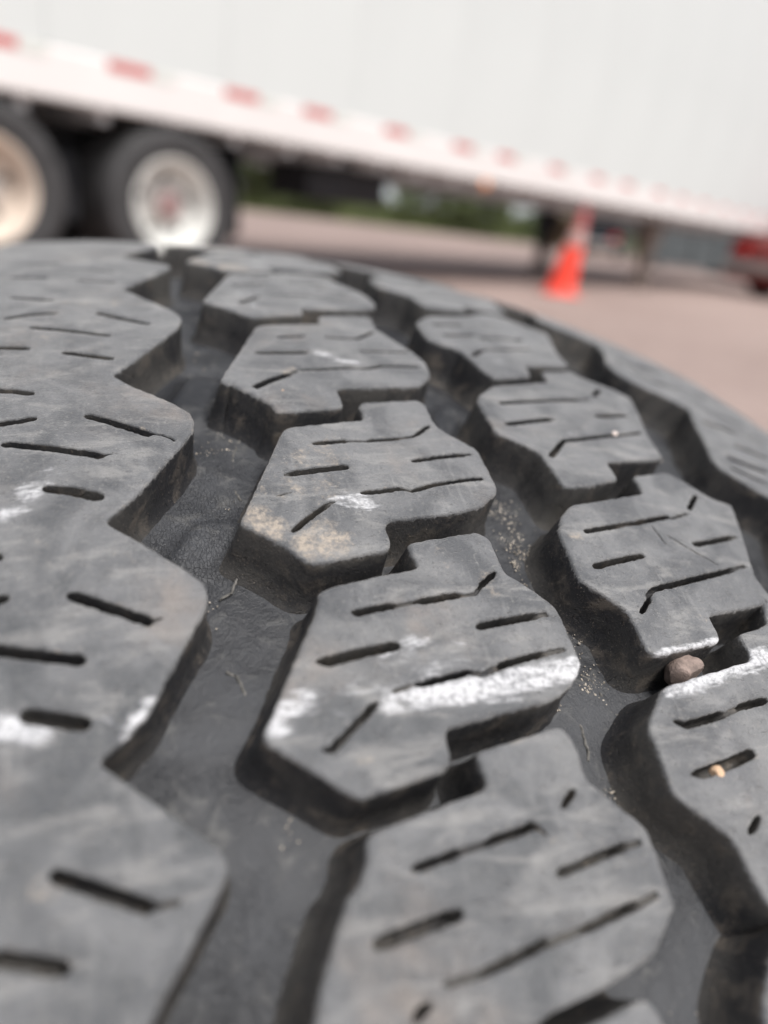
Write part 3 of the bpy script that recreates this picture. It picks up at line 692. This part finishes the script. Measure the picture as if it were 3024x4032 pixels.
# groove floor
def base_mesh():
    ths = np.r_[np.arange(-0.34, 0.46, 0.0032), np.linspace(0.46, 2*math.pi - 0.34, 180)[:-1]]
    wsx = np.r_[np.linspace(-0.085, -0.02, 8), np.arange(-0.0168, 0.42, 0.0032), np.linspace(0.43, 0.515, 8)]
    W_, T_ = np.meshgrid(wsx, ths); P = np.column_stack([W_.ravel(), T_.ravel()])
    h = np.full(len(P), -DEPTH) + 2.2*hn(P[:, 1]*1.3, P[:, 0])
    for sft in (0,):
        for pl in PLAT:
            q = resample(cut_corners(xy(pl), .002), 0.002)
            near = (np.abs(P - q.mean(0)).max(1) < 0.06)
            d = mindist(P[near], q); ins = inside(P[near], q)
            d = np.where(ins, d, -d); t = np.clip((d + 0.0006)/0.0024, 0, 1)
            h[near] += 0.0045*t*t*(3 - 2*t)
    co = surf(P[:, 1], P[:, 0], h); nw, nt_ = len(wsx), len(ths); F = []
    for i in range(nt_):
        j = (i + 1) % nt_
        for k_ in range(nw - 1): F.append((i*nw + k_, i*nw + k_ + 1, j*nw + k_ + 1, j*nw + k_))
    me = bpy.data.meshes.new('tread_base'); me.from_pydata(co.tolist(), [], F); me.update()
    me.polygons.foreach_set('use_smooth', [True]*len(me.polygons)); me.materials.append(M['floor'])
    bm = bmesh.new(); bm.from_mesh(me); bmesh.ops.recalc_face_normals(bm, faces=bm.faces[:]); bm.to_mesh(me); bm.free()
    return me
tpart('tread_base', base_mesh())
# thin mould flash lines standing on the floor
for ln in SEAM:
    b = MB(); q = resample(chaikin(xy(ln), .25, 2, False), 0.0016, False); q += RNG.normal(size=q.shape)*0.0003
    b.tube([tuple(v) for v in surf(q[:, 1], q[:, 0], np.full(len(q), -DEPTH - 0.0001) + RNG.normal(size=len(q))*0.00025)], S*0.00055, 6)
    o = b.build('mould_seam', M['seam'], tyre); o.location = OFFS
# sidewalls and wheel
for sg in (1, -1):
    u0 = [(0.300, None), (0.318, .925), (0.334, .885), (0.346, .835), (0.352, .785), (0.350, .735), (0.338, .69), (0.318, .655), (0.300, .640), (0.292, .628), (0.27, .62)]
    prof = [((Rp(WC + u) - 0.006 if r is None else r)*S, (WC + sg*u)*S) for u, r in u0]
    o = MB().lathe(prof, axis='x', n=128).build('sidewall', M['sidewall'], tyre); o.location = OFFS
prof = [(0.655, -0.292), (0.64, -0.285), (0.615, -0.27), (0.60, -0.20), (0.56, -0.12), (0.56, 0.14), (0.60, 0.2), (0.615, 0.27), (0.64, 0.285), (0.655, 0.292)]
rim = MB().lathe([(r*S, (WC + x)*S) for r, x in prof], axis='x', n=96).build('wheel_rim', M['steel'], tyre); rim.location = OFFS
prof = [(0.559, 0.10), (0.50, 0.13), (0.40, 0.115), (0.30, 0.14), (0.20, 0.15), (0.13, 0.15), (0.12, 0.17), (0.0001, 0.17)]
o = MB().lathe([(r*S, (WC + x)*S) for r, x in prof], axis='x', n=64).build('wheel_disc', M['steel'], tyre); o.location = OFFS

def tw(th, w_, h):                          # tread point to world
    p = surf(np.array(th), np.array(w_), np.array(h)); return tyre.matrix_world @ (Vector(p) + Vector(OFFS))
def tframe(th, w_, h):
    n = (tw(th, w_, h + .01) - tw(th, w_, h)).normalized(); x = (tw(th, w_ + .01, h) - tw(th, w_ - .01, h)).normalized(); y = n.cross(x).normalized(); x = y.cross(n)
    return Matrix(((x.x, y.x, n.x), (x.y, y.y, n.y), (x.z, y.z, n.z))).to_4x4()
def pebble(th, w_, h, rad, mat, label, seed):
    bm = bmesh.new(); bmesh.ops.create_icosphere(bm, subdivisions=4, radius=1.0)
    rr = np.random.default_rng(seed); kk = rr.normal(size=(6, 3))*1.6; ph = rr.uniform(0, 6.28, 6)
    planes = [(Vector(rr.normal(size=3)).normalized(), rr.uniform(.62, .86)) for _ in range(11)]
    for v in bm.verts:
        f = 1 + 0.07*sum(math.sin(float(kk[i] @ np.array(v.co)) + ph[i]) for i in range(6))/1.5
        for pn, pd in planes:
            e = v.co.dot(pn) - pd
            if e > 0: v.co -= pn*e*0.92
        v.co = Vector((v.co.x*rad[0]*S*f, v.co.y*rad[1]*S*f, v.co.z*rad[2]*S*f))
    o = MB(); o.bm.free(); o.bm = bm; o = o.build('pebble', mat, None, True, 24)
    o.matrix_world = Matrix.Translation(tw(th, w_, h)) @ tframe(th, w_, h) @ Matrix.Rotation(0.3, 4, 'Z')
    tag(o, label, 'pebble', 'small stones stuck in the tread')
    return o
pebble(-0.1150, 0.2366, -0.0112, (0.0084, 0.0062, 0.0078), M['pebble'], 'brown rounded pebble wedged in the gap between two tread blocks', 3)
pebble(-0.1612, 0.2190, -0.0012, (0.0030, 0.0024, 0.0028), M['pebble_tan'], 'tiny orange stone stuck in a narrow slit of the tread at the right', 5)
pebble(0.0366, 0.2768, 0.0004, (0.0021, 0.0013, 0.0016), M['pebble_white'], 'tiny pale pinkish stone sitting in a fine slit of a rear tread block', 8)
pebble(0.0520, 0.0872, -0.0015, (0.0011, 0.0010, 0.0016), M['pebble_tan'], 'tiny tan grain at the far edge of the central tread block', 9)
# grit lying in the grooves
b = MB()
centers = [(-0.25, 0.25, 0.046, 0.068), (-0.25, 0.2, 0.176, 0.198), (-0.1, 0.2, 0.327, 0.350), (-.12, .0, .186, .200), (-.06, .05, .184, .196), (-.16, -.08, .19, .205)]
spots = []
for _ in range(60):
    a0, a1, c0, c1 = random.choice(centers); spots.append((random.uniform(a0, a1), random.uniform(c0, c1), random.uniform(.0015, .007), random.randint(4, 40)))
for th0, w0, sp, k in spots:
    for _ in range(k):
        th = random.gauss(th0, sp); ww = random.gauss(w0, sp*.7)
        rr = S*random.choice((0.00018, 0.00022, 0.00028, 0.00035, 0.0005)); p = surf(np.array(th), np.array(ww), np.array(-DEPTH + 0.0004))
        bmesh.ops.create_icosphere(b.bm, subdivisions=1, radius=rr, matrix=Matrix.Translation(Vector(p)) @ Matrix.Diagonal((random.uniform(.6, 1.5), random.uniform(.6, 1.5), random.uniform(.6, 1.2), 1)))
o = b.build('grit', M['grit'], None); o.matrix_world = tyre.matrix_world @ Matrix.Translation(Vector(OFFS))
tag(o, 'fine pale grit grains scattered along the grooves of the tread', 'grit', kind='stuff')

# ------------------------------------------------------------------ ground
mesh_obj('ground', [(-300, -300, 0), (300, -300, 0), (300, 300, 0), (-300, 300, 0)], [(0, 1, 2, 3)], M['asphalt'], None, False)['kind'] = 'structure'
vb = MB()
vb.prism([(42.0, -0.05), (43.0, 0.25), (46.0, 1.0), (50.0, 1.2), (56.0, 1.2), (57.5, -0.05)], 'x', -45, 30)
tag(vb.build('grass_bank', M['verge'], None), kind='structure')
gb = MB()
for i in range(9000):
    x = random.uniform(-26, 12); y = 42.3 + 6*random.random()**1.6; z = 0.0 + 0.95*min(1, (y - 42)/4)
    hgt = random.uniform(0.25, 0.95); a = random.uniform(0, 3.14); wv = 0.035; lx, ly = random.uniform(-.15, .15), random.uniform(-.15, .15)
    v = [gb.bm.verts.new(c) for c in ((x - wv*math.cos(a), y - wv*math.sin(a), z), (x + wv*math.cos(a), y + wv*math.sin(a), z), (x + lx, y + ly, z + hgt))]
    gb.bm.faces.new(v)
tag(gb.build('grass', M['grass'], None, False), 'rough green grass on the bank beyond the trailer', 'grass', kind='stuff')

def shrub(loc, r, h, leaf, label, n=2400, seed=1):
    rr = random.Random(seed); root = empty('shrub', loc); tag(root, label, 'shrub', 'shrubs on the bank')
    st = MB()
    for i in range(6):
        a = rr.uniform(0, 6.28); e = Vector((math.cos(a)*r*.6, math.sin(a)*r*.6, h*rr.uniform(.6, .9)))
        st.tube([(0, 0, 0), tuple(e*.5 + Vector((0, 0, h*.1))), tuple(e)], 0.03, 5)
    st.build('stem', M['bark'], root)
    lf = MB(); cl = [(rr.uniform(-r, r)*.7, rr.uniform(-r, r)*.7, rr.uniform(.25, .9)*h, rr.uniform(.25, .5)*r) for _ in range(16)]
    for i in range(n):
        cx, cy, cz, cr = rr.choice(cl); d = Vector((rr.gauss(0, 1), rr.gauss(0, 1), rr.gauss(0, 1))).normalized()*cr*rr.uniform(.5, 1)
        c = Vector((cx, cy, max(cz, .1))) + d; s_ = rr.uniform(.10, .22); q = Vector((rr.gauss(0, 1), rr.gauss(0, 1), rr.gauss(0, 1))).normalized(); a = q.orthogonal().normalized(); bb = q.cross(a)
        lf.bm.faces.new([lf.bm.verts.new(c + t) for t in (a*s_, bb*s_*.5, -a*s_, -bb*s_*.5)])
    lf.build('foliage', leaf, root, False)
shrub((-9.3, 43.2, .4), 1.9, 2.6, M['leaf'], 'low green shrub on the bank, just right of the trailer wheels', seed=2)
shrub((-5.6, 43.4, .5), 2.0, 2.3, M['leaf'], 'wide green shrub on the bank below the toolbox under the trailer', seed=3)
shrub((0.4, 43.6, .6), 2.0, 3.3, M['leaf'], 'tall green shrub on the bank left of the trailer landing legs', seed=4)
shrub((3.4, 43.4, .5), 1.8, 2.3, M['leaf'], 'rounded green shrub on the bank behind the far landing leg', seed=5)
shrub((5.15, 29.5, 0), .75, 1.35, M['leaf_dry'], 'dry brown shrub standing between the landing legs', 900, seed=6)
shrub((7.0, 43.5, .2), 1.5, 1.2, M['leaf'], 'low green shrub behind the black parked car', seed=7)

# pale metal shed far behind
sh = empty('metal_shed', (-8, 60, 0)); tag(sh, 'pale grey metal shed with vertical cladding far behind the trailer', 'shed')
for i in range(66):
    x0 = -22 + i*0.62
    b = MB(); b.prism([(x0, 0), (x0 + .44, 0), (x0 + .49, -.05), (x0 + .57, -.05), (x0 + .617, 0), (x0 + .617, .04), (x0, .04)], 'z', 0.0, 6.2)
    b.build('cladding_panel', M['shed'], sh, False)
MB().prism([(-.6, 6.1), (6, 8.0), (12.6, 6.1), (12.6, 6.3), (6, 8.2), (-.6, 6.3)], 'x', -22.4, 19.2).build('roof', M['skip'], sh, False)
MB().box((-22, .06, 0), (18.9, 12, 6.08)).build('wall', M['shed'], sh, False)

# ------------------------------------------------------------------ semi trailer
TR = empty('semi_trailer', (-1.6807, 5.4712, 0), 0.83725)
tag(TR, 'white box semi trailer with red and white reflective strips along its lower rail', 'trailer')
X0, X1 = -3.3, 14.2
MB().box((X0, .03, 1.25), (X1, 2.57, 4.05)).build('cargo_body', M['trailer'], TR, False)
x = X0 + .02
pm = MB().box((0, 0.0, 1.302), (1.2155, .028, 4.03)).build('side_panel', M['trailer'], TR, False); pm.location.x = x
while x + 2*1.2195 < X1:
    x += 1.2195; c = pm.copy(); COL.objects.link(c); c.parent = TR; c.location.x = x
rb = MB(); rb.prism([(-.014, 1.035), (-.004, 1.02), (.06, 1.02), (.06, 1.298), (-.002, 1.298), (-.014, 1.28)], 'x', X0, X1)
rb.build('bottom_rail', M['rail'], TR, False)
MB().box((X0, -.006, 3.99), (X1, .027, 4.10), .008).build('top_rail', M['rail'], TR, False)
tr_ = MB().box((0, -.019, 1.240), (.285, -.0145, 1.293)).build('reflective_strip', M['tape_red'], TR, False); tr_['label'] = 'red half of a reflective strip'
tw_ = MB().box((0, -.019, 1.240), (.175, -.0145, 1.293)).build('reflective_strip', M['tape_white'], TR, False); tw_['label'] = 'silver half of a reflective strip'
first = True
for s_ in (-2.2, -1.30, -.48, .36, 1.06, 1.94, 2.85, 3.54, 4.48, 5.37, 6.11, 7.02, 7.75, 8.5, 9.3, 10.1, 10.9, 11.7, 12.6):
    for src, off in ((tr_, 0), (tw_, .287)):
        c = src if first else src.copy()
        if not first: COL.objects.link(c); c.parent = TR
        c.location.x = s_ + off
    first = False
MB().box((X0 + .1, .08, 1.06), (X1 - .05, 2.52, 1.22)).build('floor_deck', M['deck'], TR, False)
cm = MB().box((0, .08, .95), (.06, 2.52, 1.055)).build('cross_member', M['deck'], TR, False); cm.location.x = X0 + .3
for i in range(1, 34):
    c = cm.copy(); COL.objects.link(c); c.parent = TR; c.location.x = X0 + .3 + i*.5
bg_ = MB()
for yy in (.75, 1.75): bg_.box((-2.4, yy, .60), (.72, yy + .12, .948))
bg_.box((-1.9, .68, .42), (-1.82, 1.92, .7)).box((.62, .68, .42), (.7, 1.92, .7)).box((-.68, .30, .35), (-.56, 2.30, .75))
bg_.build('bogie_frame', M['chassis'], TR, False)
for sx in (0, -1.24): MB().tube([(sx, .15, .5), (sx, 2.45, .5)], .065, 16).build('axle', M['chassis'], TR)
for yy in (.03, 2.0):
    MB().box((.60, yy + .1, .32), (.615, yy + .5, .98)).build('mud_flap', M['chassis'], TR, False)

def wheel(sx, y0, sg, white, capm):
    """dual wheel: outer tyre + deep-dish rim; sg=+1 faces the camera side (-y)"""
    tp = [(.30, .0), (.33, -.012), (.40, -.028), (.455, -.022), (.485, .0), (.497, .03), (.50, .08), (.50, .20), (.497, .24), (.485, .27), (.45, .29), (.36, .28), (.30, .27)]
    t = MB().lathe([(r, y0 + sg*h) for r, h in tp], (sx, 0, .5), 'y', 72)
    t.lathe([(r, y0 + sg*(h + .33)) for r, h in tp], (sx, 0, .5), 'y', 72)
    wt = t.build('wheel', M['truck_tyre'], TR)
    rp = [(.312, -.004), (.306, -.012), (.292, -.008), (.284, .01), (.278, .03), (.262, .05), (.25, .09), (.238, .125), (.215, .145), (.17, .15), (.145, .152), (.14, .13), (.095, .125), (.09, .075), (.075, .06), (.0001, .058)]
    MB().lathe([(r, y0 + sg*h) for r, h in rp[:11]], (sx, 0, .5), 'y', 72).build('wheel_rim', white, wt)
    MB().lathe([(r, y0 + sg*h) for r, h in rp[10:14]], (sx, 0, .5), 'y', 40).build('hub', M['hub'], wt)
    MB().lathe([(r, y0 + sg*h) for r, h in rp[13:]], (sx, 0, .5), 'y', 32).build('hub_cap', capm, wt)
    if sg > 0:
        for i in range(5):
            a = 2*math.pi*i/5 + .3; cx, cz = sx + .193*math.cos(a), .5 + .193*math.sin(a)
            MB().lathe([(.03, y0 + .141), (.028, y0 + .1455), (.0001, y0 + .1456)], (cx, 0, cz), 'y', 16).build('hand_hole', M['dark'], wt)
wheel(0, .02, 1, M['wheel_white'], M['hub_red'])
wheel(-1.24, .02, 1, M['wheel_cream'], M['hub'])
wheel(0, 2.58, -1, M['wheel_white'], M['hub']); wheel(-1.24, 2.58, -1, M['wheel_white'], M['hub'])
for yy in (.35, 2.10):
    lg = MB().box((7.74, yy - .13, .62), (8.04, yy + .13, .948), .01).box((7.80, yy - .09, .42), (7.98, yy + .09, .618), .008).build('landing_leg', M['chassis'] if yy > 1 else M['leg'], TR)
    MB().box((7.815, yy - .075, .06), (7.965, yy + .075, .418), .006).build('inner_leg', M['leg'], lg)
    MB().box((7.76, yy - .13, .0), (8.02, yy + .13, .058), .01).build('foot', M['leg'], lg)
MB().tube([(7.89, .42, .75), (7.89, 2.03, .75)], .03, 10).build('cross_shaft', M['chassis'], TR)
tb = MB().box((1.45, .35, .66), (2.40, .90, .945), .02).build('tool_box', M['chassis'], TR)
MB().lathe([(.0001, -.035), (.03, -.03), (.045, -.012), (.05, .0)], (3.42, -.0, .99), 'y', 20).build('marker_lamp', M['amber'], TR)

# ------------------------------------------------------------------ traffic cone
cn = empty('traffic_cone', (1.655, 8.66, 0), .15); tag(cn, 'tall red-orange traffic cone with pale collar, leaning slightly, in front of the trailer', 'traffic cone')
H = .92; R0, R1 = .165, .040
rad = lambda z: R0 + (R1 - R0)*(z - .03)/(H - .03)
MB().box((-.185, -.185, 0), (.185, .185, .03), .012).build('base', M['cone'], cn)
MB().lathe([(R0 + .015, .030), (R0, .05)] + [(rad(z), z) for z in np.linspace(.06, .52, 8)], n=40).build('body', M['cone'], cn)
MB().lathe([(rad(.515) + .003, .515), (rad(.52) + .004, .53), (rad(.70) + .004, .69), (rad(.70) + .002, .70)], n=40).build('collar', M['collar'], cn)
MB().lathe([(rad(.70), .70), (rad(.80), .80), (rad(.90), .90), (R1 - .004, H), (R1 - .015, H + .003), (R1 - .016, H - .05)], n=40).build('tip', M['cone_top'], cn)

for o in cn.children:                      # the soft plastic leans to one side
    for v in o.data.vertices: v.co.x += 0.13*max(v.co.z - .03, 0); v.co.y -= 0.03*max(v.co.z - .03, 0)
# ------------------------------------------------------------------ vehicles behind
def car(name, loc, rz, body, label, L=4.5, Wd=1.8, Ht=1.5, tail=True):
    root = empty(name, loc, rz); tag(root, label, 'car')
    h = Ht
    low = [(-L/2, .35), (-L/2 + .05, .75), (-L/2 + .15, .92), (-L*.30, .98), (L*.22, .96), (L/2 - .25, .82), (L/2 - .03, .65), (L/2, .35), (L/2 - .1, .22), (-L/2 + .1, .22)]
    MB().prism([(a, z*h/1.5) for a, z in low], 'y', -Wd/2, Wd/2).build('body', body, root, True, 30)
    b = MB(); g = [(-L*.36, .97), (-L*.27, 1.42), (L*.02, 1.5), (L*.10, 1.44), (L*.23, .97)]
    b.prism([(a, z*h/1.5 + .002) for a, z in g], 'y', -Wd/2 + .16, Wd/2 - .16); b.build('cabin', body, root, True, 30)
    for sy in (-1, 1):
        MB().prism([(-L*.315, 1.0*h/1.5), (-L*.25, 1.36*h/1.5), (L*.0, 1.42*h/1.5), (L*.09, 1.36*h/1.5), (L*.175, 1.0*h/1.5)], 'y', sy*(Wd/2 - .165), sy*(Wd/2 - .15)).build('side_window', M['glass'], root, False)
        for xx in (-L*.30, L*.31):
            wv = MB().lathe([(.0001, sy*(Wd/2 + .005)), (.2, sy*(Wd/2 + .005)), (.22, sy*(Wd/2 + .01)), (.31, sy*(Wd/2 + .01)), (.33, sy*(Wd/2 - .03)), (.33, sy*(Wd/2 - .2))], (xx, 0, .33), 'y', 32).build('wheel', M['truck_tyre'], root)
            MB().lathe([(.0001, sy*(Wd/2 + .018)), (.17, sy*(Wd/2 + .018)), (.2, sy*(Wd/2 + .008))], (xx, 0, .33), 'y', 24).build('hub_cap', M['chrome'], wv)
        MB().box((-L/2 - .012, sy*Wd*.36 - .16, .62), (-L/2 + .16, sy*Wd*.36 + .16, .80), .02).build('tail_lamp', M['lamp_red'], root)
        MB().box((L/2 - .14, sy*Wd*.34 - .17, .60), (L/2 - .02, sy*Wd*.34 + .17, .74), .02).build('headlamp', M['lamp_clear'], root)
    MB().box((-L/2 - .06, -Wd/2 + .04, .38), (-L/2 + .04, Wd/2 - .04, .56), .03).build('bumper', M['chrome'], root)
    MB().prism([(-Wd*.36, 1.0*h/1.5), (-Wd*.32, 1.36*h/1.5), (Wd*.32, 1.36*h/1.5), (Wd*.36, 1.0*h/1.5)], 'x', -L*.348, -L*.30).build('rear_window', M['glass'], root, False)
    return root
car('parked_car', (7.1, 30.2, 0), 1.2, M['black_car'], 'black parked car beyond the trailer, behind the traffic cone', Ht=1.55)
car('parked_car', (7.75, 13.7, 0), 0.35, M['red_car'], 'red parked car with pale bumper under the front of the trailer', L=4.4, Ht=1.5)
ct = empty('waste_container', (8.3, 24.4, 0), -.1); tag(ct, 'dark grey waste container standing beyond the trailer front', 'container')
MB().prism([(-1.1, .12), (1.1, .12), (1.35, 1.4), (-1.35, 1.4)], 'y', -.9, .9).build('hopper', M['skip'], ct, False)
MB().box((-1.42, -.97, 1.402), (1.42, .97, 1.50), .02).build('rim', M['skip'], ct)
for xx in (-.95, .95): MB().box((xx - .1, -.8, 0), (xx + .1, .8, .118), .01).build('skid', M['chassis'], ct)
for xx in (-.7, 0, .7): MB().prism([(xx - .04, .2), (xx + .04, .2), (xx + .05, 1.38), (xx - .05, 1.38)], 'y', -.95, -.902).build('rib', M['skip'], ct, False)
